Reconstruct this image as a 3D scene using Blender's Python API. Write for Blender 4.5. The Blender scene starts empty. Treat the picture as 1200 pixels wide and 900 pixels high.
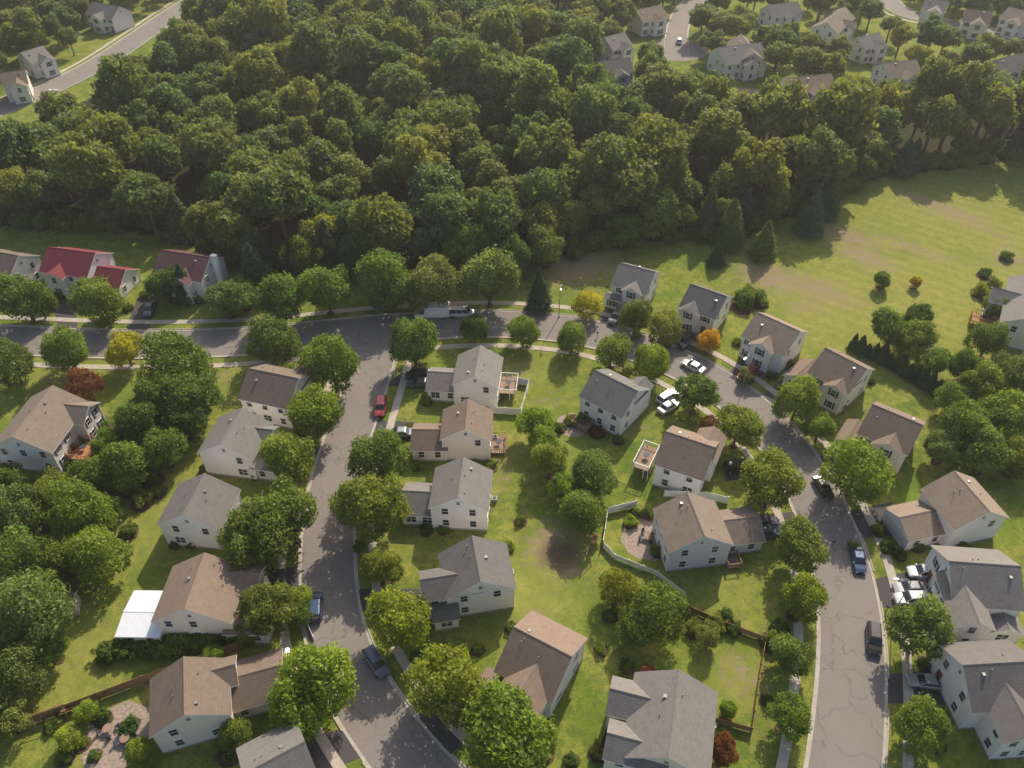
import bpy, math, random
import numpy as np
from mathutils import Vector, Matrix
random.seed(7); rng=np.random.default_rng(7)
scene=bpy.context.scene
scene.view_settings.view_transform='Standard'
scene.view_settings.look='None'
scene.view_settings.exposure=0
# ---------------------------------------------------------------- survey
H=100.0; PITCH=math.radians(42); F=941.8
cP,sP=math.cos(PITCH),math.sin(PITCH)
def P(u,v,z=0.0):
    dx=(u-600)/F; dy=(450-v)/F
    Y=cP+dy*sP; Z=-sP+dy*cP
    t=(H-z)/(-Z)
    return Vector((dx*t,Y*t,z))
def ppm(u,v,z=0.0):
    dy=(450-v)/F
    return F*(sP-dy*cP)/(H-z)
cam=bpy.data.cameras.new('camera'); camo=bpy.data.objects.new('camera',cam)
scene.collection.objects.link(camo)
camo.location=(0,0,H); camo.rotation_euler=(math.radians(90)-PITCH,0,0)
cam.sensor_width=36; cam.lens=18/math.tan(math.radians(32.5)); cam.clip_end=6000; cam.clip_start=0.5
scene.camera=camo
# ---------------------------------------------------------------- light
SUN_AZ=math.radians(22); SUN_EL=math.radians(39)
w=bpy.data.worlds.new('World'); scene.world=w; w.use_nodes=True
nt=w.node_tree; bg=nt.nodes['Background']
sky=nt.nodes.new('ShaderNodeTexSky'); sky.sky_type='NISHITA'; sky.sun_disc=False
sky.sun_elevation=SUN_EL; sky.sun_rotation=SUN_AZ; sky.air_density=1.0; sky.dust_density=3.0
nt.links.new(sky.outputs[0],bg.inputs[0]); bg.inputs[1].default_value=0.15
sl=bpy.data.lights.new('sun','SUN'); sl.energy=5.0; sl.angle=math.radians(0.6); sl.color=(1,0.90,0.73)
so=bpy.data.objects.new('sun',sl); scene.collection.objects.link(so)
sd=Vector((math.sin(SUN_AZ)*math.cos(SUN_EL),math.cos(SUN_AZ)*math.cos(SUN_EL),math.sin(SUN_EL)))
so.rotation_euler=sd.to_track_quat('Z','Y').to_euler(); so.location=sd*300
# ---------------------------------------------------------------- materials
def newmat(name):
    m=bpy.data.materials.new(name); m.use_nodes=True
    n=m.node_tree; b=n.nodes['Principled BSDF']
    return m,n,b
def nd(n,t,**k):
    x=n.nodes.new(t)
    for a,bv in k.items(): setattr(x,a,bv)
    return x
def coords(n,world=False):
    if world:
        return nd(n,'ShaderNodeNewGeometry').outputs['Position']
    return nd(n,'ShaderNodeTexCoord').outputs['Object']
def noise(n,co,scale,detail=4,rough=.6,dist=0):
    x=nd(n,'ShaderNodeTexNoise'); x.inputs['Scale'].default_value=scale
    x.inputs['Detail'].default_value=detail; x.inputs['Roughness'].default_value=rough
    x.inputs['Distortion'].default_value=dist
    n.links.new(co,x.inputs['Vector']); return x.outputs['Fac']
def ramp(n,fac,stops):
    r=nd(n,'ShaderNodeValToRGB')
    e=r.color_ramp.elements
    while len(e)<len(stops): e.new(0.5)
    for i,(p,c) in enumerate(stops):
        e[i].position=p; e[i].color=(c[0],c[1],c[2],1) if not isinstance(c,float) else (c,c,c,1)
    n.links.new(fac,r.inputs[0]); return r.outputs[0]
def mix(n,fac,a,b,mode='MIX'):
    x=nd(n,'ShaderNodeMix'); x.data_type='RGBA'; x.blend_type=mode
    def s(sock,val):
        if isinstance(val,(tuple,list)): sock.default_value=(val[0],val[1],val[2],1)
        elif isinstance(val,(int,float)): sock.default_value=val
        else: n.links.new(val,sock)
    s(x.inputs[0],fac); s(x.inputs[6],a); s(x.inputs[7],b)
    return x.outputs[2]
def math_(n,op,a,b=0.0,c=None):
    x=nd(n,'ShaderNodeMath'); x.operation=op
    for i,val in enumerate((a,b) if c is None else (a,b,c)):
        if isinstance(val,(int,float)): x.inputs[i].default_value=val
        else: n.links.new(val,x.inputs[i])
    return x.outputs[0]
def bump(n,b,hgt,strength=.3,dist=.05):
    x=nd(n,'ShaderNodeBump'); x.inputs['Strength'].default_value=strength; x.inputs['Distance'].default_value=dist
    n.links.new(hgt,x.inputs['Height']); n.links.new(x.outputs[0],b.inputs['Normal'])
def simple(name,c,rough=.7,var=.15,scale=1.5,metal=0,world=False,spec=.3):
    m,n,b=newmat(name); co=coords(n,world)
    f=noise(n,co,scale,5)
    lo=tuple(x*(1-var) for x in c); hi=tuple(min(1,x*(1+var)) for x in c)
    n.links.new(ramp(n,f,[(.3,lo),(.7,hi)]),b.inputs['Base Color'])
    b.inputs['Roughness'].default_value=rough; b.inputs['Metallic'].default_value=metal
    b.inputs['Specular IOR Level'].default_value=spec
    return m
def siding(name,c):
    m,n,b=newmat(name); co=coords(n)
    f=noise(n,co,.8,5)
    col=ramp(n,f,[(.3,tuple(x*.92 for x in c)),(.7,c)])
    sp=nd(n,'ShaderNodeSeparateXYZ'); n.links.new(co,sp.inputs[0])
    fr=math_(n,'FRACT',math_(n,'MULTIPLY',sp.outputs[2],5.0))
    ln=math_(n,'GREATER_THAN',fr,.88)
    col=mix(n,math_(n,'MULTIPLY',ln,.2),col,(c[0]*.5,c[1]*.5,c[2]*.5))
    n.links.new(col,b.inputs['Base Color']); b.inputs['Roughness'].default_value=.65
    b.inputs['Specular IOR Level'].default_value=.2
    bump(n,b,fr,.4,.02); return m
def shingle(name,c):
    m,n,b=newmat(name); co=coords(n)
    oi=nd(n,'ShaderNodeObjectInfo')
    sp=nd(n,'ShaderNodeSeparateXYZ'); n.links.new(co,sp.inputs[0])
    big=noise(n,co,.35,4); fine=noise(n,co,9,3,.7); st=noise(n,co,1.3,5,.7)
    vz=nd(n,'ShaderNodeTexVoronoi'); vz.inputs['Scale'].default_value=2.6; n.links.new(co,vz.inputs['Vector'])
    cc=mix(n,big,tuple(x*.8 for x in c),tuple(x*1.2 for x in c))
    cc=mix(n,math_(n,'MULTIPLY',vz.outputs['Distance'],.35),cc,tuple(x*.55 for x in c))
    cc=mix(n,ramp(n,fine,[(.35,0.0),(.7,.5)]),cc,tuple(min(1,x*1.55) for x in c))
    cc=mix(n,ramp(n,st,[(.45,0.0),(.7,.4)]),cc,tuple(x*.6 for x in c))
    fr=math_(n,'FRACT',math_(n,'MULTIPLY',sp.outputs[2],5.5))
    cc=mix(n,math_(n,'MULTIPLY',math_(n,'LESS_THAN',fr,.22),.35),cc,tuple(x*.5 for x in c))
    cc=mix(n,1.0,cc,ramp(n,oi.outputs['Random'],[(0,(.82,.82,.82)),(.5,(1,.98,.95)),(1,(1.15,1.1,1.06))]),'MULTIPLY')
    n.links.new(cc,b.inputs['Base Color']); b.inputs['Roughness'].default_value=.9
    b.inputs['Specular IOR Level'].default_value=.25
    bump(n,b,fine,.5,.03); return m
def leafmat(name,c,useobj=True,trans=.42):
    m,n,b=newmat(name)
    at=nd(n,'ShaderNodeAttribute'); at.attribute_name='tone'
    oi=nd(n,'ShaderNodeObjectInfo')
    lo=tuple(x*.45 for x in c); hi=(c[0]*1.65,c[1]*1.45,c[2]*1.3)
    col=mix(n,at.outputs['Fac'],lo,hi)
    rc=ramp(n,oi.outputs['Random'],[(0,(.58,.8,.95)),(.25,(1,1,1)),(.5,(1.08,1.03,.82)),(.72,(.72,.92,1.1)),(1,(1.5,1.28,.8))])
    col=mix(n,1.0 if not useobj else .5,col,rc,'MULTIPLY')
    if useobj: col=mix(n,1.0,col,oi.outputs['Color'],'MULTIPLY')
    n.links.new(col,b.inputs['Base Color']); b.inputs['Roughness'].default_value=.55
    b.inputs['Specular IOR Level'].default_value=.22
    tr=nd(n,'ShaderNodeBsdfTranslucent')
    tc=mix(n,1.0,col,(1.4,1.45,.6),'MULTIPLY'); n.links.new(tc,tr.inputs[0])
    ms=nd(n,'ShaderNodeMixShader'); ms.inputs[0].default_value=trans
    n.links.new(b.outputs[0],ms.inputs[1]); n.links.new(tr.outputs[0],ms.inputs[2])
    n.links.new(ms.outputs[0],n.nodes['Material Output'].inputs[0])
    return m
M={}
M['bark']=simple('bark',(.12,.09,.07),.9,.3,4)
M['leaf']=leafmat('leaf_foliage',(.155,.22,.045))
M['fleaf']=leafmat('forest_foliage',(.155,.20,.07),False)
M['needle']=leafmat('needle_foliage',(.085,.135,.055),True,.25)
M['fneedle']=leafmat('forest_needle_foliage',(.075,.12,.065),False,.25)
M['w_white']=siding('siding_white',(.88,.83,.80))
M['w_cream']=siding('siding_cream',(.86,.78,.69))
M['w_grey']=siding('siding_grey',(.68,.67,.69))
M['w_pink']=siding('siding_tan_pink',(.76,.66,.58))
M['r_grey']=shingle('roof_shingle_grey',(.205,.193,.18))
M['r_dark']=shingle('roof_shingle_dark',(.155,.146,.14))
M['r_brown']=shingle('roof_shingle_brown',(.225,.172,.135))
M['r_tan']=shingle('roof_shingle_tan',(.27,.215,.17))
M['r_red']=shingle('roof_shingle_red',(.20,.045,.055))
M['r_plum']=shingle('roof_shingle_plum',(.15,.075,.08))
M['r_white']=simple('roof_white_panel',(.72,.74,.78),.5,.05)
M['trim']=simple('trim_white',(.80,.78,.75),.5,.05)
M['found']=simple('concrete_foundation',(.33,.31,.29),.9,.15)
M['glass']=simple('window_glass',(.035,.045,.055),.08,.3,.7,spec=.8)
M['door']=simple('door_paint',(.22,.07,.05),.5,.1)
M['gdoor']=simple('garage_door_white',(.72,.70,.67),.5,.05)
M['shut']=simple('shutter_dark',(.05,.06,.08),.6,.1)
M['vent']=simple('roof_vent_metal',(.3,.3,.3),.5,.1,metal=.4)
M['wood']=simple('deck_wood',(.30,.20,.14),.8,.25,3)
M['orange']=simple('deck_wood_fresh',(.42,.2,.09),.8,.2,3)
M['fwood']=simple('fence_wood',(.33,.19,.10),.85,.3,3)
M['vinyl']=simple('fence_vinyl_white',(.80,.79,.77),.4,.05)
M['conc']=simple('concrete_pavement',(.45,.39,.32),.9,.15,.8,world=True)
M['kerb']=simple('concrete_kerb',(.44,.39,.33),.9,.15,.8,world=True)
M['patio']=simple('patio_stone',(.32,.25,.20),.9,.4,2.5,world=True)
M['mulch']=simple('mulch_bed',(.095,.06,.04),.95,.4,3,world=True)
M['metal']=simple('lamp_metal',(.35,.36,.37),.4,.1,metal=.6)
M['lampg']=simple('lamp_lens',(.8,.8,.75),.3,.05)
M['tyre']=simple('tyre_rubber',(.02,.02,.02),.9,.2)
M['rim']=simple('wheel_rim',(.5,.5,.52),.3,.1,metal=.8)
M['cglass']=simple('car_glass',(.02,.025,.03),.05,.2,spec=1)
M['red']=simple('tail_lamp_red',(.5,.02,.02),.3,.1)
M['lamp']=simple('head_lamp',(.8,.8,.8),.2,.1)
M['cover']=simple('truck_box_white',(.78,.78,.78),.4,.05)
m,n,b=newmat('car_paint'); oi=nd(n,'ShaderNodeObjectInfo')
f=noise(n,coords(n),2,3); n.links.new(mix(n,math_(n,'MULTIPLY',f,.2),oi.outputs['Color'],(.2,.19,.17)),b.inputs['Base Color'])
b.inputs['Roughness'].default_value=.28; b.inputs['Coat Weight'].default_value=.6; b.inputs['Metallic'].default_value=.2
M['paint']=m
def asphalt(name,c,crack=True):
    m,n,b=newmat(name); co=coords(n,True)
    big=noise(n,co,.07,5,.65); med=noise(n,co,.6,5,.7); fine=noise(n,co,12,2,.8)
    col=mix(n,big,tuple(x*.85 for x in c),tuple(x*1.15 for x in c))
    col=mix(n,ramp(n,med,[(.35,0.0),(.75,.35)]),col,tuple(x*.75 for x in c))
    col=mix(n,ramp(n,fine,[(.3,0.0),(.8,.4)]),col,tuple(x*1.3 for x in c))
    if crack:
        dn=nd(n,'ShaderNodeTexNoise'); dn.inputs['Scale'].default_value=.45; dn.inputs['Detail'].default_value=4
        n.links.new(co,dn.inputs['Vector'])
        ad=nd(n,'ShaderNodeVectorMath'); ad.operation='MULTIPLY_ADD'; ad.inputs[1].default_value=(4,4,4)
        n.links.new(dn.outputs['Color'],ad.inputs[0]); n.links.new(co,ad.inputs[2])
        vo=nd(n,'ShaderNodeTexVoronoi'); vo.feature='DISTANCE_TO_EDGE'; vo.inputs['Scale'].default_value=.17
        n.links.new(ad.outputs[0],vo.inputs['Vector'])
        ck=ramp(n,vo.outputs['Distance'],[(0.0,1.0),(.010,.8),(.017,0.0)])
        gate=ramp(n,noise(n,co,.12,3),[(.4,.25),(.55,1.0)])
        col=mix(n,math_(n,'MULTIPLY',math_(n,'MULTIPLY',ck,gate),.5),col,tuple(x*.4 for x in c))
    n.links.new(col,b.inputs['Base Color']); b.inputs['Roughness'].default_value=.9
    b.inputs['Specular IOR Level'].default_value=.3
    bump(n,b,fine,.3,.02); return m
M['road']=asphalt('asphalt_road',(.23,.20,.18))
M['drive']=asphalt('asphalt_driveway',(.075,.069,.07),False)
m,n,b=newmat('grass_ground'); co=coords(n,True)
at=nd(n,'ShaderNodeAttribute'); at.attribute_name='gmix'
sp=nd(n,'ShaderNodeSeparateColor'); n.links.new(at.outputs['Color'],sp.inputs[0])
n1=noise(n,co,.035,5,.6); n2=noise(n,co,.16,7,.72,.5); n3=noise(n,co,3.5,4,.75); n4=noise(n,co,.8,6,.72,.6)
lawn=ramp(n,n1,[(.3,(.12,.185,.028)),(.5,(.18,.235,.034)),(.7,(.28,.295,.045))])
lawn=mix(n,ramp(n,n2,[(.44,0.0),(.58,.9)]),lawn,(.33,.315,.07))
lawn=mix(n,ramp(n,n4,[(.45,0.0),(.64,.8)]),lawn,(.085,.135,.028))
lawn=mix(n,ramp(n,n3,[(.38,.0),(.75,.6)]),lawn,(.07,.095,.024))
spx=nd(n,'ShaderNodeSeparateXYZ'); n.links.new(co,spx.inputs[0])
stripe=math_(n,'SINE',math_(n,'ADD',math_(n,'ADD',math_(n,'MULTIPLY',spx.outputs[0],1.1),math_(n,'MULTIPLY',spx.outputs[1],1.5)),math_(n,'MULTIPLY',n2,5.0)))
stripe=math_(n,'MULTIPLY_ADD',stripe,.5,.5)
dry=mix(n,n2,(.25,.275,.045),(.38,.335,.11))
dry=mix(n,math_(n,'MULTIPLY',stripe,.3),dry,(.17,.20,.04))
dry=mix(n,ramp(n,n3,[(.35,.0),(.75,.4)]),dry,(.17,.18,.04))
dry=mix(n,ramp(n,n4,[(.45,.0),(.68,.7)]),dry,(.14,.17,.04))
def soft(sock,amt=.5):
    return math_(n,'ADD',sock,math_(n,'MULTIPLY',math_(n,'SUBTRACT',n4,.5),amt*2))
col=mix(n,ramp(n,soft(sp.outputs[2],.45),[(.15,0.0),(.85,1.0)]),lawn,dry)
floor=mix(n,n4,(.03,.035,.012),(.06,.05,.025))
col=mix(n,ramp(n,soft(sp.outputs[1],.4),[(.3,0.0),(.7,1.0)]),col,floor)
dirt=mix(n,n4,(.22,.16,.10),(.36,.27,.18)); 
dirt=mix(n,ramp(n,sp.outputs[1],[(.3,0.0),(.55,.75)]),dirt,(.10,.075,.045))
col=mix(n,ramp(n,soft(sp.outputs[0],1.1),[(.25,0.0),(.75,.9)]),col,dirt)
n.links.new(col,b.inputs['Base Color']); b.inputs['Roughness'].default_value=1; b.inputs['Specular IOR Level'].default_value=.05
bump(n,b,n3,.7,.15)
M['ground']=m
# ---------------------------------------------------------------- mesh builder
class MB:
    def __init__(s): s.v=[];s.f=[];s.m=[]
    def add(s,vs,fs,mi=0):
        o=len(s.v); s.v+= [tuple(x) for x in vs]
        for k in fs: s.f.append(tuple(i+o for i in k)); s.m.append(mi)
    def box(s,x0,x1,y0,y1,z0,z1,mi=0):
        s.add([(x0,y0,z0),(x1,y0,z0),(x1,y1,z0),(x0,y1,z0),(x0,y0,z1),(x1,y0,z1),(x1,y1,z1),(x0,y1,z1)],
              [(0,3,2,1),(4,5,6,7),(0,1,5,4),(1,2,6,5),(2,3,7,6),(3,0,4,7)],mi)
    def obox(s,p,q,half,z0,z1,mi=0):
        d=Vector((q[0]-p[0],q[1]-p[1],0)); 
        if d.length<1e-4: return
        d.normalize(); nn=Vector((-d.y,d.x,0))*half
        c=[(p[0]+nn.x,p[1]+nn.y),(p[0]-nn.x,p[1]-nn.y),(q[0]-nn.x,q[1]-nn.y),(q[0]+nn.x,q[1]+nn.y)]
        s.add([(a,b_,z0) for a,b_ in c]+[(a,b_,z1) for a,b_ in c],
              [(0,3,2,1),(4,5,6,7),(0,1,5,4),(1,2,6,5),(2,3,7,6),(3,0,4,7)],mi)
    def cyl(s,p,q,r0,r1,seg=8,mi=0,cap=True):
        p=Vector(p);q=Vector(q); d=(q-p).normalized()
        a=d.orthogonal().normalized(); b_=d.cross(a)
        vs=[]
        for c,r in((p,r0),(q,r1)):
            for i in range(seg):
                t=2*math.pi*i/seg; vs.append(c+a*math.cos(t)*r+b_*math.sin(t)*r)
        fs=[(i,(i+1)%seg,seg+(i+1)%seg,seg+i) for i in range(seg)]
        if cap: fs+=[tuple(range(seg))[::-1],tuple(range(seg,2*seg))]
        s.add(vs,fs,mi)
    def mesh(s,name,mats,smooth=False):
        me=bpy.data.meshes.new(name); me.from_pydata(s.v,[],s.f)
        for k in mats: me.materials.append(M[k])
        me.polygons.foreach_set('material_index',s.m)
        if smooth: me.polygons.foreach_set('use_smooth',[True]*len(s.f))
        me.update(); return me
    def obj(s,name,mats,parent=None,smooth=False):
        if not s.v: return None
        o=bpy.data.objects.new(name,s.mesh(name,mats,smooth)); scene.collection.objects.link(o)
        if parent: o.parent=parent
        return o
def empty(name,loc,rz=0):
    e=bpy.data.objects.new(name,None); e.empty_display_size=1; scene.collection.objects.link(e)
    e.location=loc; e.rotation_euler=(0,0,rz); return e
def inpoly(x,y,poly):
    x=np.asarray(x,float);y=np.asarray(y,float); r=np.zeros(x.shape,bool); k=len(poly)
    for i in range(k):
        x1,y1=poly[i][0],poly[i][1]; x2,y2=poly[(i+1)%k][0],poly[(i+1)%k][1]
        c=((y1>y)!=(y2>y)); 
        with np.errstate(divide='ignore',invalid='ignore'):
            xi=(x2-x1)*(y-y1)/((y2-y1) if y2!=y1 else 1e-9)+x1
        r^=(c&(x<xi))
    return r
# ---------------------------------------------------------------- roads
def smooth(pts,step=2.0):
    pts=[Vector((p[0],p[1],0)) for p in pts]; out=[]
    ext=[pts[0]*2-pts[1]]+pts+[pts[-1]*2-pts[-2]]
    for i in range(1,len(ext)-2):
        a,b_,c,d=ext[i-1:i+3]; k=max(2,int((c-b_).length/step))
        for j in range(k):
            t=j/k
            out.append(.5*((2*b_)+(c-a)*t+(2*a-5*b_+4*c-d)*t*t+(-a+3*b_-3*c+d)*t**3))
    out.append(pts[-1]); return out
def normals(pts):
    r=[]
    for i in range(len(pts)):
        d=pts[min(i+1,len(pts)-1)]-pts[max(i-1,0)]; d.normalize(); r.append(Vector((-d.y,d.x,0)))
    return r
RA=smooth([P(*p) for p in [(-420,380),(-200,392),(0,398),(100,402),(200,403),(300,399),(400,389),(440,385),(500,382),(560,379),(620,381),(680,388),(740,404),(800,428),(850,457),(900,500),(938,550),(963,600),(982,650),(993,700),(998,750),(998,800),(995,850),(990,900),(982,960),(970,1060),(950,1200)]])
RB=smooth([P(*p) for p in [(447,386),(440,415),(431,445),(412,500),(396,550),(387,600),(384,650),(386,700),(396,750),(416,800),(447,850),(486,900),(530,945),(600,1010),(720,1100)]])
RC=smooth([P(*p) for p in [(-300,230),(-60,152),(0,128),(60,103),(115,75),(165,42),(220,5),(300,-40),(420,-80)]])
RD=smooth([P(*p) for p in [(1420,110),(1260,62),(1180,42),(1110,27),(1055,12),(1025,-20),(1000,-60)]])
RE=smooth([P(*p) for p in [(792,62),(795,30),(810,5),(850,-12),(930,-20),(1025,-20)]])
ROADS=[(RA,4.5),(RB,4.2),(RC,5.0),(RD,4.5),(RE,4.0)]
RN=[np.array([(p.x,p.y) for p in r]) for r,_ in ROADS]
def droad(x,y,skip=-1):
    best=1e9
    for i,(a,(r,hw)) in enumerate(zip(RN,ROADS)):
        if i==skip: continue
        best=min(best,float(np.sqrt(((a-np.array([x,y]))**2).sum(1).min()))-hw)
    return best
def flat_ribbon(mb,pts,o0,o1,z,mi=0,test=None):
    nn=normals(pts)
    for i in range(len(pts)-1):
        a,b_=pts[i],pts[i+1]
        q=[a+nn[i]*o0,a+nn[i]*o1,b_+nn[i+1]*o1,b_+nn[i+1]*o0]
        if test and not test((q[0]+q[1]+q[2]+q[3])/4): continue
        mb.add([(k.x,k.y,z) for k in q],[(3,2,1,0)] if o1>o0 else [(0,1,2,3)],mi)
def box_ribbon(mb,pts,o0,o1,z0,z1,mi=0,test=None):
    nn=normals(pts)
    for i in range(len(pts)-1):
        a,b_=pts[i],pts[i+1]
        q=[a+nn[i]*o0,a+nn[i]*o1,b_+nn[i+1]*o1,b_+nn[i+1]*o0]
        if test and not test((q[0]+q[1]+q[2]+q[3])/4): continue
        mb.add([(k.x,k.y,z0) for k in q]+[(k.x,k.y,z1) for k in q],[(7,6,5,4),(0,1,5,4),(2,3,7,6),(1,2,6,5),(3,0,4,7)],mi)
DRIVES=[[(60,350),(88,352),(92,392),(70,390)],[(163,345),(188,347),(172,390),(146,388)],
[(712,362),(735,372),(712,398),(690,391)],[(798,395),(822,404),(797,430),(775,416)],
[(872,420),(898,436),(866,462),(842,446)],[(922,440),(948,452),(912,488),(884,470)],
[(985,520),(1003,545),(962,566),(945,540)],[(1046,588),(1050,628),(985,632),(975,603)],
[(1093,662),(1098,712),(1020,712),(1012,682)],[(1120,782),(1120,826),(1025,824),(1025,792)],
[(868,605),(930,600),(950,622),(872,634)],[(850,540),(900,534),(915,556),(850,564)],
[(772,462),(800,448),(822,455),(782,486)],[(478,430),(506,432),(503,456),(452,452)],
[(440,492),(490,495),(488,518),(436,512)],[(408,572),(475,575),(475,598),(405,596)],
[(405,690),(492,690),(495,716),(405,716)],[(478,845),(560,795),(590,832),(520,890)],
[(345,460),(412,456),(405,478),(340,482)],[(310,525),(396,523),(390,545),(305,548)],
[(280,600),(372,600),(372,622),(280,622)],[(285,670),(368,662),(370,690),(285,697)],
[(305,770),(382,748),(395,775),(310,800)],[(345,872),(425,845),(445,880),(365,910)]]
DW=[[P(*p) for p in d] for d in DRIVES]
def bez(a,c,b_,k=10): return [a*(1-t)**2+c*2*t*(1-t)+b_*t*t for t in [i/k for i in range(k+1)]]
FIL=[(P(385,406),P(421,401),P(420,438)),(P(462,440),P(464,398),P(505,396))]
FPOLY=[]
mbf=MB()
for a,c,b_ in FIL:
    pts=bez(a,c,b_); poly=[c]+pts; FPOLY.append(poly)
    vs=[(p.x,p.y,.040) for p in poly]; fs=[(0,i,i+1) for i in range(1,len(poly)-1)]
    nz=(Vector(vs[1])-Vector(vs[0])).cross(Vector(vs[2])-Vector(vs[0])).z
    if nz<0: fs=[f_[::-1] for f_ in fs]
    mbf.add(vs,fs)
mb=MB(); 
for i,(r,hw) in enumerate(ROADS): flat_ribbon(mb,r,-hw,hw,.016+.004*i)
c0=P(792,58); mb.add([(c0.x,c0.y,.044)]+[(c0.x+11*math.cos(t*math.pi/12),c0.y+11*math.sin(t*math.pi/12),.044) for t in range(24)],[(0,i+1,(i+1)%24+1) for i in range(24)])
o=len(mb.v); mb.v+=mbf.v; mb.f+=[tuple(k+o for k in f_) for f_ in mbf.f]; mb.m+=mbf.m
mb.obj('road',['road'])
def kt(i,off,drv=True):
    def t(p):
        for j,(a,(r,hw)) in enumerate(zip(RN,ROADS)):
            if j!=i and float(np.sqrt(((a-np.array([p.x,p.y]))**2).sum(1).min()))<hw+off: return False
        for poly in FPOLY:
            if inpoly(p.x,p.y,poly): return False
            if off>.5 and min((p-q).length for q in poly)<1.6: return False
        if drv:
            for d in DW:
                if inpoly(p.x,p.y,d): return False
        return True
    return t
mk=MB(); mg=MB(); ms=MB()
for i,(r,hw) in enumerate(ROADS):
    for s in(-1,1):
        box_ribbon(mk,r,s*hw,s*(hw+.18),0,.14,0,kt(i,.0))
        flat_ribbon(mg,r,s*(hw-.4),s*hw,.037,0,kt(i,.0,False))
for a,c,b_ in FIL:
    pts=bez(a,c,b_); box_ribbon(mk,pts,-.09,.09,0,.14)
box_ribbon(ms,RB[:],4.2+1.9,4.2+3.2,0,.07,0,kt(1,.6,False)); box_ribbon(ms,RB,-(4.2+1.9),-(4.2+3.2),0,.07,0,kt(1,.6,False))
box_ribbon(ms,RA,-(4.5+1.9),-(4.5+3.2),0,.07,0,kt(0,.6,False))
box_ribbon(ms,RA,(4.5+1.9),(4.5+3.2),0,.07,0,kt(0,.6,False))
for j in(2,3): box_ribbon(ms,ROADS[j][0],6.5,7.7,0,.07,0,kt(j,.6,False))
mk.obj('kerb',['kerb']); mg.obj('road_gutter',['kerb']); ms.obj('pavement',['conc'])
md=MB()
for d in DW:
    vs=[(p.x,p.y,.012) for p in d]
    nz=(d[1]-d[0]).cross(d[2]-d[0]).z
    md.add(vs,[(0,1,2,3)] if nz>0 else [(3,2,1,0)])
md.obj('driveway',['drive'])
# ---------------------------------------------------------------- ground
FOREST_PX=[(-700,262),(-300,262),(0,262),(160,272),(250,296),(300,318),(420,322),(500,322),(560,315),(620,310),(680,296),(760,283),(850,275),(900,262),(960,243),(990,222),(1040,205),(1120,198),(1200,185),(1500,165),(1900,150),
 (1900,100),(1500,95),(1200,100),(1120,112),(1000,122),(930,130),(860,130),(790,112),(720,96),(690,60),(690,-20),(690,-120),(240,-120),(215,-10),(190,60),(150,95),(60,135),(-60,180),(-300,225),(-700,240)]
FOR=[P(*p) for p in FOREST_PX]
xs=np.concatenate([[-3000,-1200,-600,-400],np.arange(-300,300.1,1.4),[400,600,1200,3000]])
ys=np.concatenate([[-1500,-500,-100,-20],np.arange(10,480,1.4),[600,800,1500,3500]])
X,Y=np.meshgrid(xs,ys); V=np.stack([X.ravel(),Y.ravel(),np.zeros(X.size)],1)
nx,ny=len(xs),len(ys)
I=np.arange(nx*ny).reshape(ny,nx)
Q=np.stack([I[:-1,:-1],I[:-1,1:],I[1:,1:],I[1:,:-1]],-1).reshape(-1,4)
me=bpy.data.meshes.new('ground'); me.vertices.add(len(V)); me.vertices.foreach_set('co',V.ravel())
me.loops.add(Q.size); me.loops.foreach_set('vertex_index',Q.ravel().astype(np.int32))
me.polygons.add(len(Q)); me.polygons.foreach_set('loop_start',np.arange(0,Q.size,4,dtype=np.int32)); me.polygons.foreach_set('loop_total',np.full(len(Q),4,dtype=np.int32))
me.update(); me.validate()
dirt=np.zeros(len(V)); floor=np.zeros(len(V)); dry=np.zeros(len(V))
floor[inpoly(V[:,0],V[:,1],FOR)]=1
def blob(arr,u,v,r,amt,stretch=1,ang=0):
    c=P(u,v); dx=V[:,0]-c.x; dy=V[:,1]-c.y; ca,sa=math.cos(ang),math.sin(ang)
    a=(dx*ca+dy*sa)/stretch; b_=-dx*sa+dy*ca
    arr[:]=np.maximum(arr,amt*np.exp(-((a*a+b_*b_)/(r*r))**1.1))
for a in [(675,312,9,.75,1.3,.3),(905,325,6,.8,1.6,-.5),(985,275,5,.7,2.5,-.6),(1010,300,4,.7,2.5,-.8),(960,340,5,.7,2,-.6),(1120,250,3,.7,4,-.7),(1085,235,2.5,.75,4,-.6),(1070,290,3,.6,4,-.7),(1140,265,2,.6,6,-.7),
          (650,640,5,.85,1,0),(665,665,3,.7,1,0),(640,470,2.5,.5,1,0),(130,860,6,.4,1,0),(100,640,4,.4,1,0),(590,555,2,.45,3,1.4),(1075,330,2,.5,1,0),(945,360,3,.55,2,0),(690,590,2,.5,2,1),(740,500,3,.45,1.5,0),(1180,300,5,.55,1.5,1),(870,790,4,.5,1,0),(250,440,3,.4,2,0),(620,735,2.5,.5,2,1),(610,430,2,.45,2,1),(80,440,3,.45,2,0)]:
    blob(dirt,*a)
for a in [(1080,350,24,1.0,1.6,.2),(1130,250,28,.8,1.6,0),(1000,350,14,.8,1.3,0),(640,520,8,.6,1,1.5),(620,700,8,.7,1,1.5),(160,610,12,.7,1,1),(100,760,8,.8,1,1),(50,440,10,.5,2,0),(860,800,7,.5,1,0),(640,430,8,.55,1,0),(1150,640,6,.5,1,0),(225,560,6,.5,1,0),(470,640,5,.5,1,0),(860,700,6,.5,1,0),(250,460,6,.5,1.5,0)]:
    blob(dry,*a)
blob(floor,655,650,4.5,.62)
blob(floor,30,640,16,.7,1.2,1.2); blob(floor,170,500,9,.8,1.4,1.2)
ca=me.color_attributes.new('gmix','FLOAT_COLOR','POINT')
ca.data.foreach_set('color',np.stack([dirt,floor,dry,np.ones(len(V))],1).ravel())
me.materials.append(M['ground'])
g=bpy.data.objects.new('ground',me); scene.collection.objects.link(g)
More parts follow.
